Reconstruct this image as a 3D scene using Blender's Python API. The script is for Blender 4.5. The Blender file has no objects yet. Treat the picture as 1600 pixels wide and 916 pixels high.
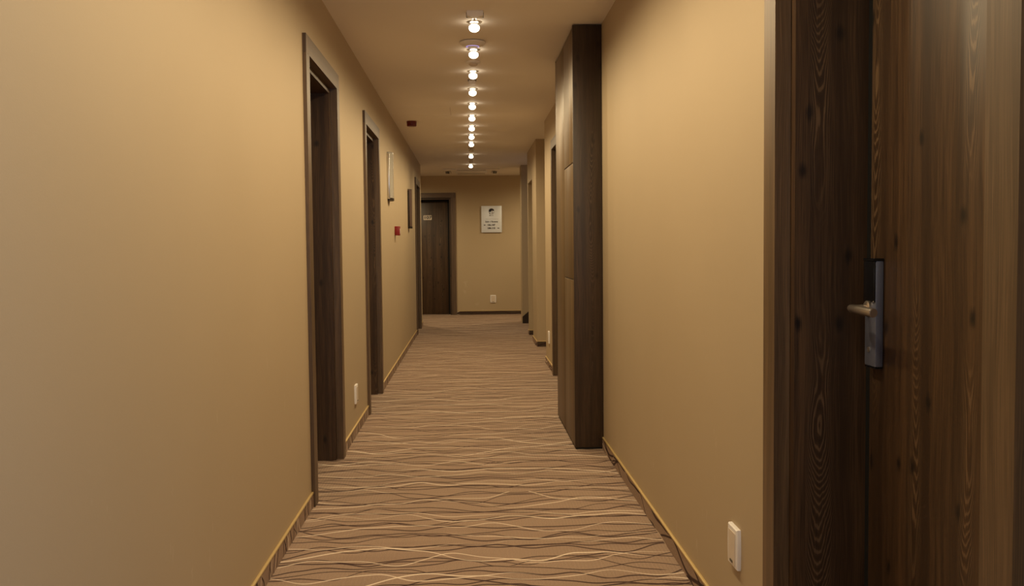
import bpy, bmesh, math, random
from mathutils import Matrix, Vector
C = bpy.context.scene.collection
PI = math.pi

# ------------------------------------------------------------------ camera
YAW, PIT, ROL, CAM_H, FPX = 0.044819, 0.048894, -0.010199, 1.17974, 1452.74
d = Vector((math.sin(YAW)*math.cos(PIT), math.cos(YAW)*math.cos(PIT), -math.sin(PIT)))
r0 = Vector((math.cos(YAW), -math.sin(YAW), 0)); u0 = r0.cross(d)
r = r0*math.cos(ROL) + u0*math.sin(ROL); u = u0*math.cos(ROL) - r0*math.sin(ROL)
cam = bpy.data.cameras.new('camera'); cam_o = bpy.data.objects.new('camera', cam); C.objects.link(cam_o)
cam.sensor_width = 36.0; cam.lens = FPX/1600*36.0; cam.clip_start = 0.02; cam.clip_end = 100
cam_o.matrix_world = Matrix(((r.x, u.x, -d.x, 0), (r.y, u.y, -d.y, 0), (r.z, u.z, -d.z, CAM_H), (0, 0, 0, 1)))
bpy.context.scene.camera = cam_o

# ------------------------------------------------------------------ world, light, exposure
SC = bpy.context.scene
SC.view_settings.view_transform = 'Standard'; SC.view_settings.look = 'None'
SC.view_settings.gamma = 1.0; SC.view_settings.use_curve_mapping = False
SC.view_settings.exposure = 0.0
w = bpy.data.worlds.new('world'); SC.world = w; w.use_nodes = True
w.node_tree.nodes['Background'].inputs[0].default_value = (0.5, 0.6, 0.8, 1)
w.node_tree.nodes['Background'].inputs[1].default_value = 0.02
def area(name, loc, rot, sx, sy, power, col):
    l = bpy.data.lights.new(name, 'AREA'); l.shape = 'RECTANGLE'; l.size = sx; l.size_y = sy
    l.energy = power; l.color = col
    o = bpy.data.objects.new(name, l); C.objects.link(o); o.location = loc; o.rotation_euler = rot
    return o
SPOT_W, SPOT_COL = 28.0, (1.0, 0.79, 0.47)
# daylight of the window in the end of the corridor behind the camera, and of the stair window
area('window_daylight', (0.0, -2.40, 1.45), (math.radians(90), 0, 0), 0.9, 1.3, 6.0, (0.62, 0.76, 1.0))
area('side_window_daylight', (0.72, -0.65, 1.5), (0, math.radians(90), 0), 1.3, 0.9, 44.0, (0.66, 0.78, 1.0))  # added cool fill for the near left wall, its source unseen
area('stair_daylight', (1.9, 13.5, 1.9), (0, math.radians(62), 0), 0.8, 0.8, 1.2, (0.62, 0.76, 1.0))

# ------------------------------------------------------------------ node helper
class N:
    def __init__(s, name):
        s.m = bpy.data.materials.new(name); s.m.use_nodes = True
        s.t = s.m.node_tree; s.b = s.t.nodes['Principled BSDF']
    def nd(s, typ, **kw):
        n = s.t.nodes.new(typ)
        for k, v in kw.items(): setattr(n, k, v)
        return n
    def put(s, inp, v):
        if isinstance(v, (int, float)): inp.default_value = v
        elif isinstance(v, (tuple, list)): inp.default_value = (*v, 1) if len(v) == 3 and inp.type == 'RGBA' else v
        else: s.t.links.new(v, inp)
    def math(s, op, a, b=0.0, c=0.0, clamp=False):
        n = s.nd('ShaderNodeMath', operation=op, use_clamp=clamp)
        s.put(n.inputs[0], a); s.put(n.inputs[1], b); s.put(n.inputs[2], c); return n.outputs[0]
    def xyz(s, v):
        n = s.nd('ShaderNodeSeparateXYZ'); s.put(n.inputs[0], v); return n.outputs
    def comb(s, x, y, z=0.0):
        n = s.nd('ShaderNodeCombineXYZ')
        for i, v in enumerate((x, y, z)): s.put(n.inputs[i], v)
        return n.outputs[0]
    def noise(s, v, scale=1.0, detail=2.0, rough=0.5, dim='3D'):
        n = s.nd('ShaderNodeTexNoise', noise_dimensions=dim); s.put(n.inputs['Vector'], v)
        n.inputs['Scale'].default_value = scale; n.inputs['Detail'].default_value = detail
        n.inputs['Roughness'].default_value = rough; return n.outputs['Fac']
    def ss(s, v, a, b, lo=0.0, hi=1.0):
        n = s.nd('ShaderNodeMapRange', interpolation_type='SMOOTHSTEP'); s.put(n.inputs[0], v)
        for i, q in enumerate((a, b, lo, hi)): s.put(n.inputs[i+1], q)
        return n.outputs[0]
    def mix(s, f, a, b, mode='MIX'):
        n = s.nd('ShaderNodeMix', data_type='RGBA', blend_type=mode)
        s.put(n.inputs[0], f); s.put(n.inputs[6], a); s.put(n.inputs[7], b); return n.outputs[2]
    def nd_rand(s, vo):
        q = s.nd('ShaderNodeSeparateColor'); s.t.links.new(vo.outputs['Color'], q.inputs[0]); return q.outputs[0]
    def bump(s, h, strength=0.2, dist=0.002):
        n = s.nd('ShaderNodeBump'); n.inputs['Strength'].default_value = strength
        n.inputs['Distance'].default_value = dist; s.put(n.inputs['Height'], h)
        s.t.links.new(n.outputs[0], s.b.inputs['Normal'])
    def set(s, col=None, rough=None, metal=None, spec=None, emit=None, es=None, coat=None):
        for k, v in (('Base Color', col), ('Roughness', rough), ('Metallic', metal), ('Specular IOR Level', spec),
                     ('Emission Color', emit), ('Emission Strength', es), ('Coat Weight', coat)):
            if v is not None: s.put(s.b.inputs[k], v)
        return s.m
    def obj(s): return s.nd('ShaderNodeTexCoord').outputs['Object']

def plain(name, col, rough=0.5, metal=0.0, spec=0.5, var=0.06):
    n = N(name); f = n.noise(n.obj(), 40.0, 3.0)
    c2 = tuple(max(0, c*(1-var*2)) for c in col)
    return n.set(n.mix(f, col, c2), n.math('MULTIPLY_ADD', f, 0.1, rough-0.05), metal, spec)

def wall_paint():
    n = N('tan wall paint'); P = n.obj()
    big = n.noise(P, 0.9, 2.0); fine = n.noise(P, 260.0, 2.0)
    col = n.mix(n.ss(big, 0.3, 0.7), (0.455, 0.355, 0.230), (0.435, 0.337, 0.216))
    x, y, z = n.xyz(P)
    # a few pale rubbed scuffs low on the wall
    sc = n.noise(n.comb(x, n.math('MULTIPLY', y, 3.0), n.math('MULTIPLY', z, 1.2)), 4.0, 4.0, 0.7)
    m = n.math('MULTIPLY', n.ss(sc, 0.64, 0.70), n.ss(z, 1.0, 0.5))
    col = n.mix(n.math('MULTIPLY', m, 0.22), col, (0.60, 0.51, 0.38))
    n.bump(n.math('ADD', fine, n.math('MULTIPLY', n.noise(P, 14.0, 2.0), 1.2)), 0.10, 0.0012)
    return n.set(col, 0.62, 0, 0.35)

def wood(name, horizontal=False, light=(0.120, 0.064, 0.028), dark=(0.036, 0.018, 0.008), cath=1.0, seed=0.0, rough=0.42, spec=0.5):
    n = N(name); x, y, z = n.xyz(n.obj())
    if horizontal: x, z = z, x
    info = n.nd('ShaderNodeObjectInfo').outputs['Random']
    h = n.math('ADD', n.math('ADD', x, y), n.math('MULTIPLY_ADD', info, 3.7, seed))
    warp = n.noise(n.comb(n.math('MULTIPLY', h, 5.0), n.math('MULTIPLY', z, 1.3)), 1.0, 2.0)
    hw = n.math('ADD', h, n.math('MULTIPLY', n.math('SUBTRACT', warp, 0.5), 0.055))
    streak = n.noise(n.comb(n.math('MULTIPLY', hw, 480.0), n.math('MULTIPLY', z, 5.0)), 1.0, 3.0, 0.65)
    mid = n.noise(n.comb(n.math('MULTIPLY', hw, 30.0), n.math('MULTIPLY', z, 0.7)), 1.0, 3.0, 0.6)
    bd = n.noise(n.comb(n.math('MULTIPLY', h, 9.0), n.math('MULTIPLY', z, 0.12)), 1.0, 1.0)
    t = n.math('ADD', n.math('MULTIPLY', streak, 0.7), n.math('ADD', n.math('MULTIPLY', mid, 0.5), n.math('MULTIPLY', bd, 0.35)))
    col = n.mix(n.ss(t, 0.66, 0.98), dark, light)
    wn_ = n.nd('ShaderNodeTexWhiteNoise', noise_dimensions='1D'); n.put(wn_.inputs['W'], n.math('FLOOR', n.math('DIVIDE', hw, 0.083)))
    col = n.mix(n.math('MULTIPLY', wn_.outputs['Value'], 0.30), col, tuple(q*0.55 for q in dark))
    # cathedral figure: nested arches in narrow strips
    P = 0.21
    c = n.math('SUBTRACT', n.math('MODULO', n.math('ADD', hw, 20.0), P), P/2)
    c2 = n.math('MULTIPLY', c, c)
    zz = n.math('ADD', z, n.math('MULTIPLY', n.noise(n.comb(n.math('MULTIPLY', h, 2.0), n.math('MULTIPLY', z, 2.2)), 1.0, 1.0), 1.1))
    ph = n.math('SUBTRACT', n.math('MULTIPLY', zz, 24.0), n.math('MULTIPLY', c2, 5200.0))
    jag = n.noise(n.comb(n.math('MULTIPLY', h, 70.0), n.math('MULTIPLY', z, 9.0), 4.0), 1.0, 2.0)
    ph = n.math('ADD', n.math('ADD', ph, n.math('MULTIPLY', warp, 3.0)), n.math('MULTIPLY', jag, 1.7))
    ring = n.math('SINE', n.math('MULTIPLY', ph, 2*PI*0.9))
    msk = n.math('MULTIPLY', n.ss(n.math('ABSOLUTE', c), 0.036, 0.018),
                 n.ss(n.noise(n.comb(n.math('FLOOR', n.math('DIVIDE', hw, P)), n.math('MULTIPLY', z, 1.1)), 1.0, 1.0), 0.42, 0.56))
    line = n.math('MULTIPLY', n.math('MULTIPLY', n.ss(ring, 0.25, 0.95), msk), n.math('MULTIPLY_ADD', streak, 0.9, 0.1))
    col = n.mix(n.math('MULTIPLY', line, 0.9*cath), col, (light[0]*1.75, light[1]*2.0, light[2]*2.4))
    col = n.mix(n.math('MULTIPLY', n.math('MULTIPLY', n.ss(ring, -0.2, -0.9), msk), 0.45*cath), col, tuple(q*0.6 for q in dark))
    # knots
    vo = n.nd('ShaderNodeTexVoronoi', voronoi_dimensions='2D'); n.put(vo.inputs['Vector'], n.comb(n.math('MULTIPLY', hw, 6.5), n.math('MULTIPLY', z, 3.6)))
    vo.inputs['Scale'].default_value = 1.0
    kn = n.math('MULTIPLY', n.math('MULTIPLY', n.ss(n.math('ADD', vo.outputs['Distance'], n.math('MULTIPLY', n.math('SUBTRACT', streak, 0.5), 0.12)), 0.105, 0.015), n.ss(n.nd_rand(vo), 0.30, 0.35)), 0.97*cath)
    col = n.mix(kn, col, tuple(q*0.25 for q in dark))
    n.bump(n.math('ADD', streak, n.math('MULTIPLY', line, 0.4)), 0.2, 0.0004)
    return n.set(col, n.math('MULTIPLY_ADD', streak, 0.16, rough-0.06), 0, spec)

def carpet(name, ax='XY'):
    n = N(name); x, y, z = n.xyz(n.obj())
    if ax == 'YZ': a, b = n.math('MULTIPLY', z, 1.6), n.math('MULTIPLY', y, 0.9)    # turned up on the wall
    elif ax == 'ZY': a, b = n.math('MULTIPLY', y, 0.55), n.math('MULTIPLY', z, 0.9)
    elif ax == 'XZ': a, b = n.math('MULTIPLY', x, 0.8), n.math('MULTIPLY', z, 1.1)
    else: a, b = x, y
    kk = 0.22 if ax == 'XZ' else 1.0  # shade of the runs facing the viewer is put into the carpet colour
    pile = n.noise(n.obj(), 300.0, 3.0, 0.7)
    wv = n.nd('ShaderNodeTexWave', wave_type='BANDS', bands_direction='X'); wv.inputs['Scale'].default_value = 22.0
    n.put(wv.inputs['Vector'], n.obj()); wv.inputs['Distortion'].default_value = 0.6
    soft = n.noise(n.comb(n.math('MULTIPLY', a, 1.5), n.math('MULTIPLY', b, 9.0)), 1.0, 3.0)
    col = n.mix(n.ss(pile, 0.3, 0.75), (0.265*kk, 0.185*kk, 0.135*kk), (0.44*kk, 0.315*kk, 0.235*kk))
    col = n.mix(n.math('MULTIPLY', n.ss(soft, 0.45, 0.7), 0.35), col, (0.26, 0.175, 0.13))
    def family(col, p, off, freq, seed, wid, tone, strength, gate):
        t = n.math('ADD', n.math('DIVIDE', b, p), off)
        i = n.math('FLOOR', t); f = n.math('FRACT', t)
        sd = n.math('MULTIPLY', i, 7.31)
        c1 = n.noise(n.comb(n.math('MULTIPLY', a, freq), sd, seed), 1.0, 1.0)
        ctr = n.math('MULTIPLY_ADD', n.math('SUBTRACT', c1, 0.5), 2.1, 0.5)
        dist = n.math('MULTIPLY', n.math('ABSOLUTE', n.math('SUBTRACT', f, ctr)), p)
        wn = n.noise(n.comb(n.math('MULTIPLY', a, 1.7), sd, seed+5.5), 1.0, 1.0)
        wd = n.math('MULTIPLY', n.ss(wn, 0.35, 0.66, 0.25 if gate < 0.2 else 0.6, 1.0), wid)
        m = n.ss(n.math('DIVIDE', dist, wd), 1.15, 0.55)
        if gate < 0.2: m = n.math('MULTIPLY', m, n.ss(wn, 0.33, 0.46))
        m = n.math('MULTIPLY', m, n.math('MULTIPLY_ADD', pile, 0.5, 0.7), clamp=True)
        return n.mix(n.math('MULTIPLY', m, strength), col, tone)
    dk = (0.050, 0.026, 0.026)
    col = family(col, 0.132, 0.13, 3.0, 3.1, 0.0078, dk, 0.95, 0.3)
    col = family(col, 0.158, 0.52, 3.5, 9.7, 0.0072, dk, 0.95, 0.3)
    col = family(col, 0.187, 0.31, 3.1, 15.2, 0.0075, dk, 0.95, 0.3)
    col = family(col, 0.196, 0.77, 2.7, 21.9, 0.0060, (0.80, 0.66, 0.53), 0.85, 0.0)
    col = family(col, 0.262, 0.05, 2.4, 33.3, 0.0072, (0.85, 0.71, 0.57), 0.85, 0.0)
    n.bump(n.math('ADD', pile, n.math('MULTIPLY', wv.outputs['Fac'], 0.5)), 0.5, 0.003)
    return n.set(col, 0.95, 0, 0.1)

def ceiling_paint():
    n = N('off white ceiling paint'); P = n.obj()
    col = n.mix(n.noise(P, 0.8, 2.0), (0.86, 0.80, 0.73), (0.83, 0.77, 0.70))
    n.bump(n.noise(P, 180.0, 2.0), 0.08, 0.001)
    return n.set(col, 0.7, 0, 0.3)

def emitter(name, col, s):
    n = N(name); m = n.set((0.8, 0.8, 0.8), 0.4, 0, 0.5, col, s); return m

M = {}
M['wall'] = wall_paint(); M['ceiling'] = ceiling_paint()
M['carpet'] = carpet('waved carpet'); M['skirt_x'] = carpet('carpet on skirting along corridor', 'YZ')
M['skirt_r'] = carpet('carpet on right skirting', 'ZY')
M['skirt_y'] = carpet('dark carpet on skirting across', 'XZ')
M['gold'] = plain('brass yellow trim', (0.68, 0.50, 0.22), 0.35, 0.2)
M['wood'] = wood('smoked oak laminate'); M['wood_h'] = wood('smoked oak laminate across', True)
M['wood_edge'] = wood('smoked oak casing', cath=0.0, light=(0.165, 0.096, 0.044), dark=(0.070, 0.038, 0.016), rough=0.40, spec=0.75)
M['wood_edge_h'] = wood('smoked oak head casing', True, cath=0.0, light=(0.165, 0.096, 0.044), dark=(0.070, 0.038, 0.016), rough=0.40, spec=0.75)
M['wood_front'] = wood('oak cupboard front', cath=0.0, light=(0.19, 0.115, 0.048), dark=(0.10, 0.058, 0.023), rough=0.42, spec=0.6)  # lighter copy of the cupboard wood, lamp light put into its colour
M['wood_side'] = wood('smoked oak side panel', cath=0.6, light=(0.085, 0.048, 0.026), dark=(0.030, 0.017, 0.010))  # darker copy for the cupboard side, shade put into its colour
M['black'] = plain('black gap', (0.004, 0.004, 0.004), 0.8)
M['black_gloss'] = plain('black glossy plastic', (0.006, 0.006, 0.007), 0.15, 0, 0.5, 0.0)
M['steel'] = plain('brushed steel', (0.55, 0.56, 0.60), 0.38, 0.85)
M['steel_matt'] = plain('satin aluminium', (0.17, 0.185, 0.26), 0.5, 0.5)
M['lever'] = plain('satin champagne nickel', (0.62, 0.54, 0.46), 0.30, 0.9)
M['white'] = plain('white plastic', (0.86, 0.83, 0.82), 0.35, 0, 0.5, 0.03)
M['slot'] = plain('grey recess', (0.10, 0.08, 0.06), 0.6)
M['red'] = plain('red plastic', (0.24, 0.005, 0.005), 0.4)
M['dark_red'] = plain('dark red plastic', (0.13, 0.006, 0.006), 0.35)
M['brown'] = plain('dark brown metal', (0.03, 0.018, 0.012), 0.4, 0.3)
M['bronze'] = plain('brown glossy sheet', (0.11, 0.065, 0.045), 0.3)
M['silver'] = plain('silver frame metal', (0.72, 0.70, 0.66), 0.25, 0.9)
M['pale'] = plain('pale glossy sheet', (0.42, 0.39, 0.34), 0.12)
M['plate'] = plain('brushed sign plate', (0.84, 0.90, 1.0), 0.38, 0.25, 0.5, 0.04)
M['cream'] = plain('cream number plate', (0.70, 0.60, 0.50), 0.45)
M['ink'] = plain('dark lettering', (0.02, 0.018, 0.03), 0.6)
M['ink_brown'] = plain('brown lettering', (0.16, 0.09, 0.05), 0.6)
M['ink_grey'] = plain('grey lettering', (0.30, 0.30, 0.30), 0.6)
M['bulb'] = emitter('glowing frosted lamp glass', (1.0, 0.85, 0.62), 7.0)
M['blue'] = emitter('blue indicator ring', (0.42, 0.36, 1.0), 0.7)
M['glass'] = plain('frosted glass', (0.6, 0.65, 0.7), 0.2)
M['chrome'] = plain('chrome ring', (0.75, 0.72, 0.68), 0.2, 0.9)
M['lens'] = plain('milky glass, unlit', (0.7, 0.62, 0.5), 0.2)

# ------------------------------------------------------------------ mesh helpers
def link(name, bm, mat, parent=None, smooth=False, mats=None):
    bmesh.ops.recalc_face_normals(bm, faces=bm.faces)
    me = bpy.data.meshes.new(name); bm.to_mesh(me); bm.free()
    for m in (mats or [mat]): me.materials.append(m)
    o = bpy.data.objects.new(name, me); C.objects.link(o)
    if parent: o.parent = parent
    if smooth:
        for p in me.polygons: p.use_smooth = True
        me.set_sharp_from_angle(angle=math.radians(40))
    return o
def tag(o, label=None, cat=None, group=None, kind=None):
    for k, v in (('label', label), ('category', cat), ('group', group), ('kind', kind)):
        if v: o[k] = v
    return o
def empty(name, loc=(0, 0, 0), rz=0.0, label=None, cat=None, group=None, kind=None):
    o = bpy.data.objects.new(name, None); C.objects.link(o); o.location = loc; o.rotation_euler = (0, 0, rz)
    o.empty_display_size = 0.05
    return tag(o, label, cat, group, kind)
def add_box(bm, x0, x1, y0, y1, z0, z1, bev=0.0):
    v = [bm.verts.new((x, y, z)) for x in (x0, x1) for y in (y0, y1) for z in (z0, z1)]
    fs = [bm.faces.new([v[i] for i in q]) for q in ((0, 1, 3, 2), (4, 6, 7, 5), (0, 4, 5, 1), (2, 3, 7, 6), (0, 2, 6, 4), (1, 5, 7, 3))]
    if bev:
        es = {e for f in fs for e in f.edges}
        bmesh.ops.bevel(bm, geom=list(es), offset=bev, segments=2, affect='EDGES', profile=0.5)
def box(name, x0, x1, y0, y1, z0, z1, mat, parent=None, bev=0.0):
    bm = bmesh.new(); add_box(bm, x0, x1, y0, y1, z0, z1, bev); return link(name, bm, mat, parent, smooth=bev > 0)
def prism(name, pts, axis, a0, a1, mat, parent=None, smooth=False, bev=0.0):
    """extrude a 2D outline along one axis ('x': pts are (y,z), 'y': (x,z), 'z': (x,y))"""
    bm = bmesh.new()
    f = {'x': lambda p, a: (a, p[0], p[1]), 'y': lambda p, a: (p[0], a, p[1]), 'z': lambda p, a: (p[0], p[1], a)}[axis]
    A = [bm.verts.new(f(p, a0)) for p in pts]; B = [bm.verts.new(f(p, a1)) for p in pts]
    n = len(pts); bm.faces.new(A); bm.faces.new(B[::-1])
    for i in range(n): bm.faces.new([A[i], B[i], B[(i+1) % n], A[(i+1) % n]])
    if bev:
        bmesh.ops.bevel(bm, geom=list(bm.edges), offset=bev, segments=2, affect='EDGES')
    return link(name, bm, mat, parent, smooth)
def lathe(name, prof, mat, parent=None, seg=32, loc=(0, 0, 0), axis='z'):
    bm = bmesh.new(); rings = []
    for (rr, z) in prof:
        if rr < 1e-6: rings.append([bm.verts.new((0, 0, z))])
        else: rings.append([bm.verts.new((rr*math.cos(2*PI*i/seg), rr*math.sin(2*PI*i/seg), z)) for i in range(seg)])
    for a, b in zip(rings, rings[1:]):
        for i in range(seg):
            j = (i+1) % seg
            if len(a) == 1 and len(b) == 1: break
            if len(a) == 1: bm.faces.new([a[0], b[i], b[j]])
            elif len(b) == 1: bm.faces.new([a[i], b[0], a[j]])
            else: bm.faces.new([a[i], b[i], b[j], a[j]])
    if axis == 'y': bmesh.ops.rotate(bm, verts=bm.verts, cent=(0, 0, 0), matrix=Matrix.Rotation(PI/2, 3, 'X'))
    if axis == 'x': bmesh.ops.rotate(bm, verts=bm.verts, cent=(0, 0, 0), matrix=Matrix.Rotation(PI/2, 3, 'Y'))
    bmesh.ops.translate(bm, verts=bm.verts, vec=loc)
    return link(name, bm, mat, parent, True)
def wall_grid(name, ucuts, zcuts, holes, pos, thick, along, mat, parent=None):
    """one connected wall: faces in the plane along='y' (x=pos) or along='x' (y=pos), minus holes, given thickness"""
    bm = bmesh.new(); V = {}
    def vt(a, z):
        if (a, z) not in V: V[(a, z)] = bm.verts.new((pos, a, z) if along == 'y' else (a, pos, z))
        return V[(a, z)]
    for a0, a1 in zip(ucuts, ucuts[1:]):
        for z0, z1 in zip(zcuts, zcuts[1:]):
            if any(h[0] <= (a0+a1)/2 <= h[1] and (z0+z1)/2 <= h[2] for h in holes): continue
            bm.faces.new([vt(a0, z0), vt(a1, z0), vt(a1, z1), vt(a0, z1)])
    g = bmesh.ops.extrude_face_region(bm, geom=list(bm.faces))
    vs = [e for e in g['geom'] if isinstance(e, bmesh.types.BMVert)]
    bmesh.ops.translate(bm, verts=vs, vec=(thick, 0, 0) if along == 'y' else (0, thick, 0))
    return link(name, bm, mat, parent)

# ------------------------------------------------------------------ the shell
XL, XR, H = -0.738, 0.767, 2.45
Y_BACK, Y_END, Y_LC = -2.6, 16.43, 14.30      # back wall, end wall, left corner
def structure(o, label, cat): return tag(o, label, cat, kind='structure')
structure(box('floor', -3.3, 3.3, Y_BACK-0.2, Y_END+0.4, -0.12, 0.0, M['carpet']), 'brown carpet with dark and cream wavy lines running across the corridor', 'carpet')
structure(box('ceiling', -3.3, 3.3, Y_BACK-0.2, Y_END+0.4, H, H+0.12, M['ceiling']), 'smooth off white corridor ceiling with a centre row of lamps', 'ceiling')

TC = 0.070      # overlap of the casing on the wall
left_doors = [(4.248, 5.300), (6.594, 7.646), (12.72, 13.77)]
right_doors = [(1.243, 2.347), (7.49, 8.555)]
DH = 2.15
def holes_of(ds): return [(a+TC, b-TC, DH-TC) for a, b in ds]
def cuts_of(y0, y1, hs): return sorted([y0, y1] + [q for h in hs for q in h[:2]])
hl = holes_of(left_doors); hr = holes_of(right_doors)
structure(wall_grid('wall_left', cuts_of(Y_BACK, Y_LC, hl), [0, DH-TC, H], hl, XL, -0.36, 'y', M['wall']), 'tan painted wall along the left side with three door openings', 'wall')
structure(wall_grid('wall_right', cuts_of(Y_BACK, 9.43, hr), [0, DH-TC, H], hr, XR, 0.36, 'y', M['wall']), 'tan painted wall along the right side behind the tall cupboard', 'wall')
structure(box('wall_back', -1.2, 1.2, Y_BACK-0.15, Y_BACK, 0, H, M['wall']), 'tan wall closing the corridor behind the viewpoint', 'wall')
# end wall with the opening of door 107
ED0, ED1 = -1.300, -0.240
eh = [(ED0+TC, ED1-TC, DH-TC)]
structure(wall_grid('wall_end', cuts_of(-3.2, 3.2, eh), [0, DH-TC, H], eh, Y_END, 0.36, 'x', M['wall']), 'tan wall across the far end of the corridor, behind the room sign', 'wall')
structure(box('wall_crossing', -3.2, XL-0.361, Y_LC-0.2, Y_LC, 0, H, M['wall']), 'tan wall of the side passage beyond the left corner', 'wall')
structure(box('wall_west', -3.3, -3.2, Y_LC-0.2, Y_END, 0, H, M['wall']), 'tan wall closing the side passage on the left', 'wall')
structure(box('wall_east', 3.2, 3.3, 14.8, Y_END, 0, H, M['wall']), 'tan wall closing the side passage on the right', 'wall')
# right side beyond the wall end: niche, pier with an opening, stair recess, last pier
PX = 0.787; PY0, PY1 = 10.97, 12.58; OP0, OP1, OPZ = 11.66, 12.47, 2.03
structure(wall_grid('wall_pier', [PY0, OP0, OP1, PY1], [0, OPZ, H], [(OP0, OP1, OPZ)], PX, 0.30, 'y', M['wall']), 'tan pier with a plain doorway on the right, beyond the first recess', 'wall')
structure(box('wall_niche', 1.128, 2.2, 9.25, 9.43, 0, H, M['wall']), 'tan return wall of the first recess on the right', 'wall')
structure(box('wall_niche', PX+0.301, 2.2, PY0, PY0+0.15, 0, H, M['wall']), 'tan wall of the first recess on the right, facing the viewer', 'wall')
structure(box('wall_stair', PX+0.301, 2.2, OP1, PY1, 0, H, M['wall']), 'tan near side wall of the stair recess', 'wall')
structure(box('wall_outer', 2.2, 2.32, 9.25, 14.8, 0, H, M['wall']), 'tan wall closing the recesses on the right', 'wall')
structure(box('wall_last_pier', 0.805, 3.2, 14.40, 14.78, 0, H, M['wall']), 'tan last pier on the right before the end wall', 'wall')

# ------------------------------------------------------------------ skirting: carpet strip with a brass yellow edge
SH, ST = 0.062, 0.008
def skirt_run(parent, side, a0, a1, pos):
    """side: 'l' on x=pos facing +x, 'r' facing -x, 'f' on y=pos facing -y"""
    if side in 'lr':
        s = 1 if side == 'l' else -1; m = M['skirt_x'] if side == 'l' else M['skirt_r']
        x0, x1 = sorted((pos, pos+s*ST)); box('carpet_strip', x0, x1, a0, a1, 0, SH, m, parent)
        x0, x1 = sorted((pos, pos+s*(ST+0.002))); box('brass_edge', x0, x1, a0, a1, SH, SH+0.009, M['gold'], parent, 0.0015)
    else:
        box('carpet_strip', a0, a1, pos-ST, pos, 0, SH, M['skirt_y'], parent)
        box('brass_edge', a0, a1, pos-ST-0.002, pos, SH, SH+0.006, M['gold'], parent, 0.0015)
b = structure(empty('baseboard_left'), 'low carpet skirting with a brass yellow top edge along the left wall', 'skirting')
ys = [Y_BACK] + [q for a in left_doors for q in a] + [Y_LC]
for a0, a1 in zip(ys[::2], ys[1::2]): skirt_run(b, 'l', a0, a1, XL)
b = structure(empty('baseboard_right'), 'low carpet skirting with a brass yellow top edge along the right wall', 'skirting')
CY0, CY1 = 5.345, 6.405
for a0, a1 in ((Y_BACK, 1.243), (2.347, CY0), (CY1, 7.49), (8.555, 9.43)): skirt_run(b, 'r', a0, a1, XR)
b = structure(empty('baseboard_end'), 'dark carpet skirting along the foot of the end wall', 'skirting')
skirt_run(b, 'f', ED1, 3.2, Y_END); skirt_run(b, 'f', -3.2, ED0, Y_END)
b = structure(empty('baseboard_pier'), 'dark carpet skirting around the pier with the doorway', 'skirting')
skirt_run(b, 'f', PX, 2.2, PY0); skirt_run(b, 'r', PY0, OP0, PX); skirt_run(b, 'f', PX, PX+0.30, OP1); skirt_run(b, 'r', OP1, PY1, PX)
# sloping stair skirting rising to the right on the last pier
b = structure(empty('baseboard_stair'), 'dark stair skirting rising to the right in the last recess', 'skirting')
prism('sloping_board', [(0.806, 0), (2.2, 0), (2.2, 1.30), (0.806, 0.105)], 'y', 14.385, 14.40, M['brown'], b)
for i in range(7):
    x0 = 1.02+i*0.165
    box('step', x0, 2.199, PY1+0.01, 14.384, i*0.15, i*0.15+0.15, M['carpet'], b)

# window in the wall behind the viewpoint (source of the cool light)
wn = structure(empty('window_1', (0, Y_BACK, 0)), 'daylit window in the wall behind the viewpoint', 'window')
box('window_pane', -0.45, 0.45, 0.004, 0.02, 0.80, 2.10, M['glass'], wn)
for x0, x1, z0, z1 in ((-0.51, -0.45, 0.74, 2.16), (0.45, 0.51, 0.74, 2.16), (-0.45, 0.45, 0.74, 0.80), (-0.45, 0.45, 2.10, 2.16)):
    box('window_frame', x0, x1, 0.002, 0.05, z0, z1, M['white'], wn)

wn = structure(empty('window_2', (XR, -0.65, 0), -PI/2), 'daylit window in the right wall behind the viewpoint', 'window')  # panel added out of view to go with the cool side fill
box('window_pane', -0.45, 0.45, -0.004, -0.001, 0.80, 2.10, M['glass'], wn)
for x0, x1, z0, z1 in ((-0.51, -0.45, 0.74, 2.16), (0.45, 0.51, 0.74, 2.16), (-0.45, 0.45, 0.74, 0.80), (-0.45, 0.45, 2.10, 2.16)):
    box('window_frame', x0, x1, -0.03, -0.001, z0, z1, M['white'], wn)

# ------------------------------------------------------------------ doors
def rounded(x0, x1, z0, z1, r, k=5):
    out = []
    for cx, cz, a in ((x1-r, z1-r, 0), (x0+r, z1-r, 90), (x0+r, z0+r, 180), (x1-r, z0+r, 270)):
        for i in range(k+1):
            t = math.radians(a+90*i/k); out.append((cx+r*math.cos(t), cz+r*math.sin(t)))
    return out
def text(name, body, size, loc, mat, parent, rot=(PI/2, 0, 0), align='CENTER', ext=0.0012, sx=1.0):
    c = bpy.data.curves.new(name, 'FONT'); c.body = body; c.size = size; c.align_x = align; c.align_y = 'CENTER'
    c.extrude = ext; c.offset = size*0.03; c.materials.append(mat)
    o = bpy.data.objects.new(name, c); C.objects.link(o); o.location = loc; o.rotation_euler = rot; o.scale = (sx, 1, 1)
    o.parent = parent
    dg = bpy.context.evaluated_depsgraph_get(); me = bpy.data.meshes.new_from_object(o.evaluated_get(dg))
    m = bpy.data.objects.new(name, me); C.objects.link(m); m.location = o.location; m.rotation_euler = o.rotation_euler; m.scale = o.scale
    m.parent = parent; bpy.data.objects.remove(o); return m

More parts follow.
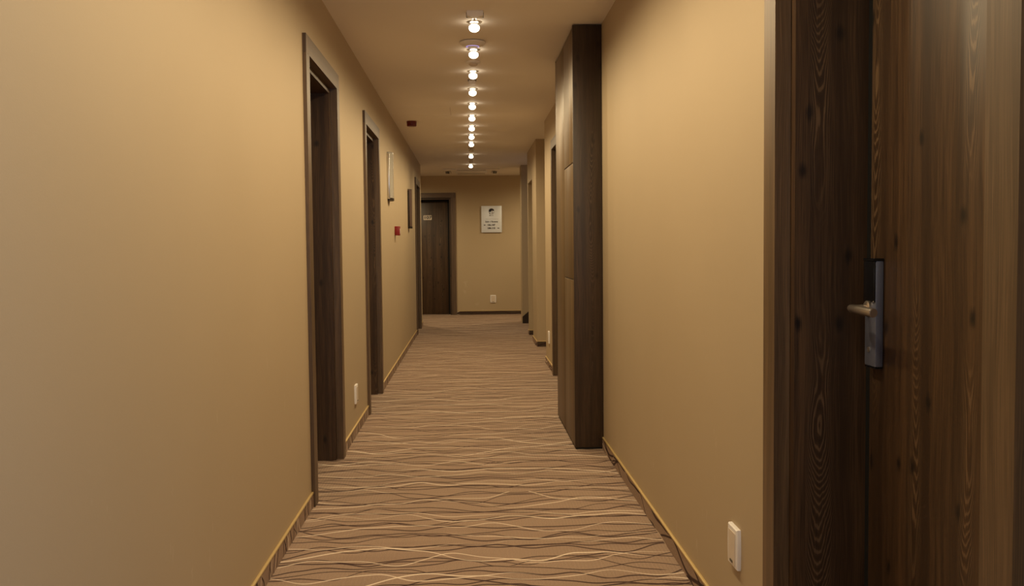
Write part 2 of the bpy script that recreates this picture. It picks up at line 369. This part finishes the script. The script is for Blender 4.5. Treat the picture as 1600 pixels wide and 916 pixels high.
def make_door(name, loc, rz, W, label, DHH=DH):
    """local x along the wall, local y into the wall, z up; origin at the foot of one outer edge"""
    t = structure(empty(name, loc, rz), label, 'door')
    CW, PR, D1, D2 = 0.085, 0.017, 0.022, 0.198
    # casings: front board with its return into the opening (L-shaped)
    def casing(a, s):
        pts = [(a, 0), (a, -PR), (a+s*CW, -PR), (a+s*CW, D1), (a+s*(CW-0.014), D1), (a+s*(CW-0.014), 0)]
        prism('casing', pts, 'z', 0, DHH-CW, M['wood_edge'], t)
        prism('casing', [(a, 0), (a, -PR), (a+s*0.055, -PR), (a+s*0.055, 0)], 'z', DHH-CW+0.001, DHH, M['wood_edge'], t)
    casing(0, 1); casing(W, -1)
    hp = [(0, DHH), (-PR, DHH), (-PR, DHH-CW), (D1, DHH-CW), (D1, DHH-CW+0.014), (0, DHH-CW+0.014)]
    prism('head_casing', hp, 'x', 0.056, W-0.056, M['wood_edge_h'], t)
    # inner jamb boards: stand 12 mm proud of the casing return
    J = CW+0.030
    for a, s in ((0, 1), (W, -1)):
        prism('jamb', [(a+s*(CW-0.014), D1+0.001), (a+s*J, D1+0.001), (a+s*J, D2-0.002), (a+s*(J+0.0), D2+0.05), (a+s*(J+0.02), D2+0.05), (a+s*(J+0.02), D2+0.075), (a+s*(CW-0.014), D2+0.075)], 'z', 0, DHH-J, M['wood'], t)
    prism('head_jamb', [(D1+0.001, DHH-CW+0.013), (D1+0.001, DHH-J), (D2+0.05, DHH-J), (D2+0.05, DHH-J-0.02), (D2+0.075, DHH-J-0.02), (D2+0.075, DHH-CW+0.013)], 'x', 0.072, W-0.072, M['wood_h'], t)
    g = 0.030  # plain black strips fill the gap around the leaf
    for a, s in ((J, 1), (W-J, -1)):
        x0, x1 = sorted((a+s*0.0003, a+s*0.0295)); box('door_seal', x0, x1, D2+0.004, D2+0.03, 0, DHH-J-0.031, M['black'], t)
    box('door_seal', J+0.0003, W-J-0.0003, D2+0.004, D2+0.03, DHH-J-0.0295, DHH-J-0.0003, M['black'], t)
    box('leaf', J+g, W-J-g, D2, D2+0.045, 0.006, DHH-J-g, M['wood'], t, 0.0015)
    return t

def make_lock(t, xc, D2=0.198):
    """card lock on the leaf; xc = centre along local x, the lever points along +x"""
    y0 = D2-0.020
    bm = bmesh.new(); add_box(bm, xc-0.030, xc+0.030, y0, D2-0.0005, 0.890, 1.140, 0.003)
    L = link('card_lock', bm, M['steel_matt'], t, True); L['label'] = 'grey metal card lock with a black reader'
    box('card_reader', xc-0.029, xc+0.0285, y0-0.0035, y0+0.0002, 1.043, 1.139, M['black_gloss'], L, 0.0012)
    prism('reader_cap', [(xc-0.0305, y0-0.004), (xc+0.0305, y0-0.004), (xc+0.0305, D2-0.001), (xc-0.0305, D2-0.001)], 'z', 1.1395, 1.1455, M['black_gloss'], L)
    box('lock_body_end', xc-0.028, xc+0.028, y0+0.001, D2-0.002, 0.886, 0.8895, M['black_gloss'], L)
    lathe('keyhole_cap', [(0, -0.0), (0.0065, 0), (0.0065, 0.002), (0, 0.0025)], M['lever'], L, 20, (xc-0.004, y0, 0.929), 'y')
    zc = 1.028
    lathe('lever_rose', [(0, 0), (0.017, 0), (0.017, 0.006), (0.012, 0.010), (0.0, 0.010)], M['lever'], L, 28, (xc-0.006, y0, zc), 'y')
    # lever: neck out of the body, elbow, then a gently bowed round bar
    path = [(xc-0.006, y0-0.004, zc), (xc-0.006, y0-0.028, zc), (xc-0.005, y0-0.038, zc), (xc+0.001, y0-0.046, zc), (xc+0.012, y0-0.049, zc),
            (xc+0.040, y0-0.050, zc), (xc+0.075, y0-0.050, zc-0.001), (xc+0.105, y0-0.048, zc-0.002), (xc+0.124, y0-0.046, zc-0.003)]
    rad = [0.008, 0.008, 0.0085, 0.009, 0.0092, 0.0096, 0.0100, 0.0103, 0.0104]
    bm = bmesh.new(); rings = []; SG = 20
    for i, p in enumerate(path):
        a = Vector(path[max(0, i-1)]); c = Vector(path[min(len(path)-1, i+1)]); tg = (c-a).normalized()
        up = Vector((0, 0, 1)); sd = tg.cross(up).normalized(); up = sd.cross(tg)
        rings.append([bm.verts.new(Vector(p)+sd*rad[i]*math.cos(2*PI*k/SG)+up*rad[i]*math.sin(2*PI*k/SG)) for k in range(SG)])
    for A, B in zip(rings, rings[1:]):
        for k in range(SG): bm.faces.new([A[k], B[k], B[(k+1) % SG], A[(k+1) % SG]])
    bm.faces.new(rings[0]); e = bm.faces.new(rings[-1][::-1])
    bmesh.ops.bevel(bm, geom=list(e.edges), offset=0.0015, segments=2, affect='EDGES')
    link('lever', bm, M['lever'], L, True)

RZL, RZR = PI/2, -PI/2
dl = ['first door on the left, deep in a smoked oak frame, nearest the viewer', 'second door on the left, smoked oak frame before the silver wall panel', 'third door on the left, smoked oak frame at the far corner']
for i, (a, c) in enumerate(left_doors):
    t = make_door('door_%d' % (i+1), (XL, a, 0), RZL, c-a, dl[i]); make_lock(t, 0.185)
a, c = right_doors[0]
t = make_door('door_4', (XR, c, 0), RZR, c-a, 'large smoked oak door with card lock at the right edge of the picture'); make_lock(t, 0.190)
a, c = right_doors[1]
t = make_door('door_5', (XR, c, 0), RZR, c-a, 'smoked oak door frame on the right just beyond the tall cupboard'); make_lock(t, 0.185)
t = make_door('door_6', (ED0, Y_END, 0), 0, ED1-ED0, 'brown wood door numbered 107 in the end wall'); make_lock(t, 0.185)
npx = -0.7425-ED0
pl = prism('number_plate', rounded(npx-0.073, npx+0.073, 1.683, 1.765, 0.008), 'y', 0.190, 0.1978, M['cream'], t); pl['label'] = 'cream plate with the number 107'
text('room_number', '107', 0.070, (npx, 0.1890, 1.724), M['ink'], pl, sx=1.35, ext=0.0015)

# ------------------------------------------------------------------ tall cupboard on the right
XC = 0.599
cb = empty('tall_cupboard', (XR, CY0, 0), 0, 'floor to ceiling smoked oak cupboard standing against the right wall', 'cupboard')
D = XR-XC; W = CY1-CY0
box('side_panel', -D, -0.001, 0, 0.019, 0.012, H-0.006, M['wood_side'], cb, 0.001)
box('side_panel', -D, -0.001, W-0.019, W, 0.012, H-0.006, M['wood_side'], cb, 0.001)
box('carcass', -D+0.021, -0.001, 0.020, W-0.020, 0.04, H-0.006, M['wood_front'], cb)
box('plinth', -D+0.006, -0.001, 0.004, W-0.004, 0, 0.011, M['black'], cb)
ys_ = 0.51
def front(y0, y1, z0, z1, tilt=0.0):
    o = box('cupboard_door', -0.001, 0.018, 0, y1-y0, 0, z1-z0, M['wood_front'], cb, 0.0012)
    o.location = (-D+0.001, y0, z0); o.rotation_euler = (tilt, 0, 0); return o
front(0.022, ys_-0.0025, 0.016, 0.987); front(0.022, ys_-0.0025, 0.992, 1.662)
front(0.022, ys_-0.0025, 1.669, 2.432, 0.003).rotation_euler = (0.0, 0.0, 0.0)
front(ys_+0.0025, W-0.021, 0.016, 2.432)

# ------------------------------------------------------------------ ceiling lamps
LX = lambda y: 0.0405-0.0010*(y-5.0)
def lamp_parts(t, lit):
    lathe('ceiling_ring', [(0.0, 0.0), (0.042, 0.0), (0.043, -0.003), (0.036, -0.007), (0.024, -0.010), (0.0, -0.010)], M['chrome'], t, 32)
    g = [(0.0175, -0.0165)]
    lathe('lamp_holder', [(0.016, -0.0095), (0.0175, -0.0160), (0.0, -0.0160)], M['white'], t, 24)
    for k in range(1, 10):
        a = math.radians(42-132*k/9); g.append((0.031*math.cos(a), -0.034+0.024*math.sin(a)))
    g[-1] = (0.0, -0.058)
    lathe('lamp_glass', g, M['bulb'] if lit else M['lens'], t, 24)
def make_lamp(y, x, lit, label, light=True, group='lamps in the centre row of the ceiling', watts=SPOT_W):
    t = empty('ceiling_lamp', (x, y, H), 0, label, 'lamp', group); lamp_parts(t, lit)
    if light:
        l = bpy.data.lights.new('lamp_light', 'SPOT'); l.energy = watts; l.color = SPOT_COL
        l.spot_size = math.radians(178); l.spot_blend = 0.78; l.shadow_soft_size = 0.028
        o = bpy.data.objects.new('lamp_light', l); C.objects.link(o); o.parent = t; o.location = (0, 0, -0.10)
        o['kind'] = 'helper'
    return t
ordn = ['second', 'third', 'fourth', 'fifth', 'sixth', 'seventh', 'eighth', 'ninth', 'tenth']
seen = [(5.30, 'nearest fully visible lit ceiling lamp, in front of the white saucer'), (6.03, 'lit ceiling lamp just beyond the white saucer unit'),
        (6.76, 'third lit ceiling lamp from the viewer, beyond the round detector'), (7.50, 'fourth lit ceiling lamp, just beyond the small square sensor'),
        (8.24, 'fifth lit ceiling lamp from the viewer, level with the ceiling hatch'), (8.98, 'sixth lit ceiling lamp from the viewer in the centre row'),
        (9.74, 'seventh lit ceiling lamp from the viewer, beyond the red sounder'), (10.49, 'eighth lit ceiling lamp from the viewer in the centre row'),
        (11.24, 'ninth lit ceiling lamp from the viewer, before the dim pair'), (12.69, 'lit ceiling lamp between the two unlit detectors far down the corridor'),
        (14.22, 'farthest lit ceiling lamp, just before the air conditioning cassette')]
for y, lb in seen: make_lamp(y, LX(y), True, lb)
make_lamp(11.90, LX(11.9), False, 'unlit ceiling lamp beyond the ninth lit one', False)
make_lamp(13.42, LX(13.4), False, 'unlit ceiling lamp with hanging glass near the corridor end', False)
for y, lb in ((4.56, 'just above the top picture edge, next to the white box fitting'), (3.82, 'above the left wall before the first left door, out of the picture'),
              (3.08, 'above the near right switch plate, out of the picture'), (2.34, 'above the far side of the large right door, out of the picture'),
              (1.60, 'above the near side of the large right door, out of the picture')):
    make_lamp(y, LX(y), True, 'lit ceiling lamp '+lb)
for x in (-1.25, 1.5): make_lamp(15.35, x, True, 'lit ceiling lamp in the side passage, %s of the air conditioning cassette' % ('left' if x < 0 else 'right'), True, 'lamps in the side passage', 62.0)

# ------------------------------------------------------------------ other ceiling fittings
t = empty('emergency_light', (0.043, 5.07, H), 0, 'white box fitting on the ceiling, nearest item of the centre row', 'ceiling fitting')
prism('housing', [(-0.044, 0), (0.044, 0), (0.044, -0.026), (0.026, -0.030), (0, -0.032), (-0.026, -0.030), (-0.044, -0.026)], 'y', -0.022, 0.022, M['white'], t, bev=0.001)
box('mounting_plate', -0.047, 0.047, 0.0222, 0.026, -0.028, 0, M['slot'], t)
t = empty('sprinkler_head', (0.041, 5.17, H), 0, 'small brass coloured ceiling sprinkler between white box and nearest lamp', 'sprinkler')
lathe('rosette', [(0, 0), (0.026, 0), (0.025, -0.006), (0.014, -0.016), (0, -0.016)], M['chrome'], t, 24)
lathe('deflector', [(0, -0.0165), (0.005, -0.0165), (0.005, -0.024), (0.010, -0.026), (0.010, -0.028), (0, -0.028)], M['lever'], t, 20)
t = empty('access_point', (0.033, 5.80, H), 0, 'white saucer shaped ceiling unit with a bluish indicator ring', 'wireless unit')
lathe('saucer', [(0, 0), (0.072, 0), (0.081, -0.006), (0.081, -0.010), (0.066, -0.024), (0.044, -0.031), (0, -0.031)], M['white'], t, 48)
lathe('indicator_ring', [(0.036, -0.0312), (0.040, -0.0312), (0.040, -0.0335), (0.036, -0.0335), (0.036, -0.0312)], M['blue'], t, 40)
lathe('centre_cap', [(0, -0.0312), (0.035, -0.0312), (0.033, -0.0345), (0, -0.0355)], M['white'], t, 40)
def detector(y, lb, s=1.0):
    t = empty('smoke_detector', (LX(y), y, H), 0, lb, 'detector', 'round detectors on the ceiling')
    lathe('detector_base', [(0, 0), (0.050*s, 0), (0.050*s, -0.010), (0.044*s, -0.014), (0, -0.014)], M['white'], t, 32)
    lathe('sensing_head', [(0.030*s, -0.0145), (0.030*s, -0.022), (0.018*s, -0.032), (0, -0.034)], M['cream'], t, 24)
detector(6.42, 'flat round detector between the second and third lit lamps')
detector(12.08, 'round detector just beyond the unlit lamp far down the corridor')
detector(13.28, 'round detector in front of the far unlit lamp', 1.1)
t = empty('presence_sensor', (0.033, 7.12, H), 0, 'small square glossy sensor between the third and fourth lit lamps', 'sensor')
box('sensor_body', -0.026, 0.026, -0.026, 0.026, -0.030, 0, M['white'], t, 0.003)
box('sensor_rim', -0.032, 0.032, -0.032, 0.032, -0.004, 0, M['slot'], t)
t = empty('alarm_sounder', (-0.565, 9.40, H), 0, 'dark red round alarm sounder on the left of the ceiling', 'alarm')
lathe('sounder_base', [(0, 0), (0.050, 0), (0.050, -0.022), (0.047, -0.024), (0, -0.024)], M['dark_red'], t, 32)
lathe('sounder_cap', [(0.048, -0.0245), (0.048, -0.044), (0.044, -0.050), (0, -0.050)], M['dark_red'], t, 32)
t = structure(empty('trim_1', (-0.41, 8.73, H)), 'faint outline of a flush hatch in the ceiling left of the lamps', 'hatch')
for x0, x1, y0, y1 in ((-0.247, -0.2455, -0.25, 0.25), (0.2455, 0.247, -0.25, 0.25), (-0.245, 0.245, -0.25, -0.2488), (-0.245, 0.245, 0.2488, 0.25)):
    box('hatch_gap', x0, x1, y0, y1, -0.0008, 0.0, M['brown'] if x0 > 0 else M['ceiling'], t)

# air conditioning cassette near the end
t = empty('air_conditioning_cassette', (0.04, 15.42, H), 0, 'flat square air conditioning cassette in the ceiling before the end wall', 'air conditioner')
bm = bmesh.new(); add_box(bm, -0.46, 0.46, -0.46, 0.46, -0.020, 0.0, 0.004); link('cassette_panel', bm, M['ceiling'], t, True)
box('intake_grille', -0.26, 0.26, -0.26, 0.26, -0.0235, -0.0205, M['white'], t, 0.001)
for k in range(4):
    s = empty('', (0, 0, 0)) if False else None
    R_ = Matrix.Rotation(k*PI/2, 3, 'Z')
    for nm, q, mt in (('louvre_slot', (-0.23, 0.23, -0.385, -0.335, -0.0225, -0.0202), M['slot']), ('louvre_flap', (-0.225, 0.225, -0.378, -0.340, -0.0270, -0.0240), M['ceiling'])):
        bm = bmesh.new(); add_box(bm, *q); bmesh.ops.rotate(bm, verts=bm.verts, cent=(0, 0, 0), matrix=R_); link(nm, bm, mt, t)
for s in (-1, 1):
    for k in range(3):
        box('outlet_vane', s*0.385-0.030+0.022*k, s*0.385-0.018+0.022*k, -0.22, -0.06, -0.052, -0.0275, M['black'], t)

# ------------------------------------------------------------------ wall fittings
def make_socket(loc, rz, label, w_=0.090, h_=0.118):
    """local x along the wall, -y out of the wall"""
    t = empty('wall_switch', loc, rz, label, 'switch', 'white switch plates low on the walls')
    # bowed plate: bulges slightly out and sideways
    bm = bmesh.new(); K = 10; loops = []
    for y, ins in ((0.0, 0.0), (-0.009, 0.0), (-0.0125, 0.003)):
        pts = []
        for i in range(K+1):
            q = -1+2*i/K; pts.append((w_/2-ins+0.004*(1-q*q), y, q*(h_/2-ins)))
        for i in range(K+1):
            q = 1-2*i/K; pts.append((-w_/2+ins-0.004*(1-q*q), y, q*(h_/2-ins)))
        loops.append([bm.verts.new(p) for p in pts])
    n = len(loops[0])
    for A, B in zip(loops, loops[1:]):
        for i in range(n): bm.faces.new([A[i], B[i], B[(i+1) % n], A[(i+1) % n]])
    bm.faces.new(loops[0]); bm.faces.new(loops[-1])
    link('frame', bm, M['white'], t, True)
    prism('rocker', rounded(-w_/2+0.012, w_/2-0.012, -h_/2+0.010, h_/2-0.014, 0.004), 'y', -0.0145, -0.0127, M['cream'], t)
    prism('indicator_window', rounded(-0.013, 0.013, -h_/2+0.013, -h_/2+0.020, 0.003), 'y', -0.0162, -0.0147, M['slot'], t)
    return t
make_socket((XR, 2.645, 0.302), RZR, 'white switch plate low on the right wall, nearest the viewer')
make_socket((XL, 5.905, 0.262), RZL, 'white switch plate low on the left wall between the first two doors')
make_socket((XR, 9.03, 0.300), RZR, 'white switch plate low on the right wall beyond the cupboard')
make_socket((0.402, Y_END, 0.277), 0, 'white switch plate low on the end wall under the sign', 0.098, 0.134)

def sign_holder(loc, label, name, edge, sheet, w_, h_, bulge):
    """curved front notice holder: local x along wall, -y out"""
    t = empty(name, loc, RZL, label, 'notice holder')
    K = 14
    arc = [(-w_/2+w_*i/K, -0.012-bulge*math.sin(PI*i/K)**0.8) for i in range(K+1)]
    pts = [(-w_/2, -0.002)] + arc + [(w_/2, -0.002)]
    prism('curved_sheet', pts, 'z', -h_/2+0.012, h_/2-0.008, sheet, t, True)
    box('side_rail', -w_/2-0.016, -w_/2-0.0005, -0.024, 0, -h_/2, h_/2-0.02, edge, t, 0.002)
    box('side_rail', w_/2+0.0005, w_/2+0.014, -0.024, 0, -h_/2, h_/2-0.004, edge, t, 0.002)
    prism('end_cap', [(-w_/2, 0)] + [(x, y-0.002) for x, y in arc] + [(w_/2, 0)], 'z', -h_/2-0.012, -h_/2+0.011, M['brown'], t)
    prism('end_cap', [(-w_/2, 0)] + [(x, y-0.002) for x, y in arc] + [(w_/2, 0)], 'z', h_/2-0.007, h_/2-0.003, edge, t)
    return t
sign_holder((XL, 8.60, 1.845), 'silver framed notice holder with curved shiny front on left wall', 'notice_holder', M['silver'], M['pale'], 0.22, 0.43, 0.036)
sign_holder((XL, 11.34, 1.665), 'dark brown framed notice holder above and beyond the red call point', 'notice_holder', M['brown'], M['bronze'], 0.22, 0.46, 0.034)
t = empty('fire_call_point', (XL, 9.27, 1.356), RZL, 'red square fire call point on the left wall', 'alarm')
box('call_point_box', -0.045, 0.045, -0.050, 0, -0.045, 0.045, M['red'], t, 0.005)
box('press_glass', -0.028, 0.028, -0.052, -0.0503, -0.028, 0.022, M['cream'], t, 0.0006)

# ------------------------------------------------------------------ room sign on the end wall
sx0, sx1, sz0, sz1 = 0.209, 0.568, 1.450, 1.915
scx, scz = (sx0+sx1)/2, (sz0+sz1)/2
t = empty('room_sign', (scx, Y_END, scz), 0, 'silver room direction sign with tree emblem on the end wall', 'sign')
w2, h2 = (sx1-sx0)/2, (sz1-sz0)/2
box('sign_plate', -w2, w2, -0.026, -0.020, -h2, h2, M['plate'], t, 0.0012)
for x in (-1, 1):
    for z in (-1, 1):
        lathe('standoff', [(0, -0.001), (0.007, -0.001), (0.007, 0.0195), (0, 0.0195)], M['steel'], t, 16, (x*(w2-0.03), 0, z*(h2-0.03)), 'y')
yF = -0.0265
def flat(name, pts, mat): return prism(name, pts, 'y', yF-0.0012, yF+0.0002, mat, t)
# emblem: a round tree, crown of leaf shapes, trunk, open ring
ex, ez, er = 0.0, h2-0.098, 0.052
def ringarc(a0, a1, r0_, r1_, k=14):
    A = [math.radians(a0+(a1-a0)*i/k) for i in range(k+1)]
    return [(ex+r1_*math.cos(a), ez+r1_*math.sin(a)) for a in A] + [(ex+r0_*math.cos(a), ez+r0_*math.sin(a)) for a in A[::-1]]
flat('emblem_crown', ringarc(22, 165, 0.026, 0.053), M['ink'])
flat('emblem_ring', ringarc(168, 262, 0.048, 0.051), M['ink_brown'])
flat('emblem_ring', ringarc(285, 378, 0.048, 0.051), M['ink_brown'])
random.seed(4)
for q, (ax_, az_, rr) in enumerate([(-0.022, 0.010, 0.016), (-0.034, 0.002, 0.011), (-0.006, 0.016, 0.012), (0.030, 0.014, 0.010), (-0.020, -0.006, 0.008), (-0.028, -0.034, 0.009), (-0.036, -0.024, 0.006), (0.026, -0.025, 0.008)]):
    flat('emblem_leaf', [(ex+ax_+rr*1.25*math.cos(2*PI*k/10), ez+az_+rr*0.8*math.sin(2*PI*k/10+0.4)) for k in range(10)], M['ink'])
flat('emblem_trunk', [(ex+0.002, ez-0.048), (ex+0.012, ez-0.048), (ex+0.010, ez-0.01), (ex+0.014, ez+0.026), (ex+0.002, ez+0.028), (ex+0.004, ez-0.01)], M['ink_brown'])
for dx, wdt in ((-0.026, 0.030), (0.006, 0.012), (0.026, 0.009)):
    flat('emblem_caption', [(dx-wdt/2, ez-0.078), (dx+wdt/2, ez-0.078), (dx+wdt/2, ez-0.060), (dx-wdt/2, ez-0.060)], M['ink_grey'])
flat('rule', [(-0.105, 0.0), (0.125, 0.0), (0.125, 0.0028), (-0.105, 0.0028)], M['ink_grey'])
yT = yF-0.0006
text('lettering', 'Sobe / Rooms', 0.036, (0.0, yT, -0.046), M['ink'], t, sx=1.08)
text('lettering', '106-107', 0.042, (-0.008, yT, -0.104), M['ink'], t, sx=1.0)
text('lettering', '108-110', 0.042, (-0.008, yT, -0.160), M['ink'], t, sx=1.0)
def arrow(cx, cz, s):
    flat('arrow', [(cx-s*0.019, cz), (cx-s*0.002, cz-0.012), (cx-s*0.002, cz-0.005), (cx+s*0.017, cz-0.005), (cx+s*0.017, cz+0.005), (cx-s*0.002, cz+0.005), (cx-s*0.002, cz+0.012)], M['ink'])
arrow(-0.122, -0.104, 1); arrow(0.118, -0.160, -1)
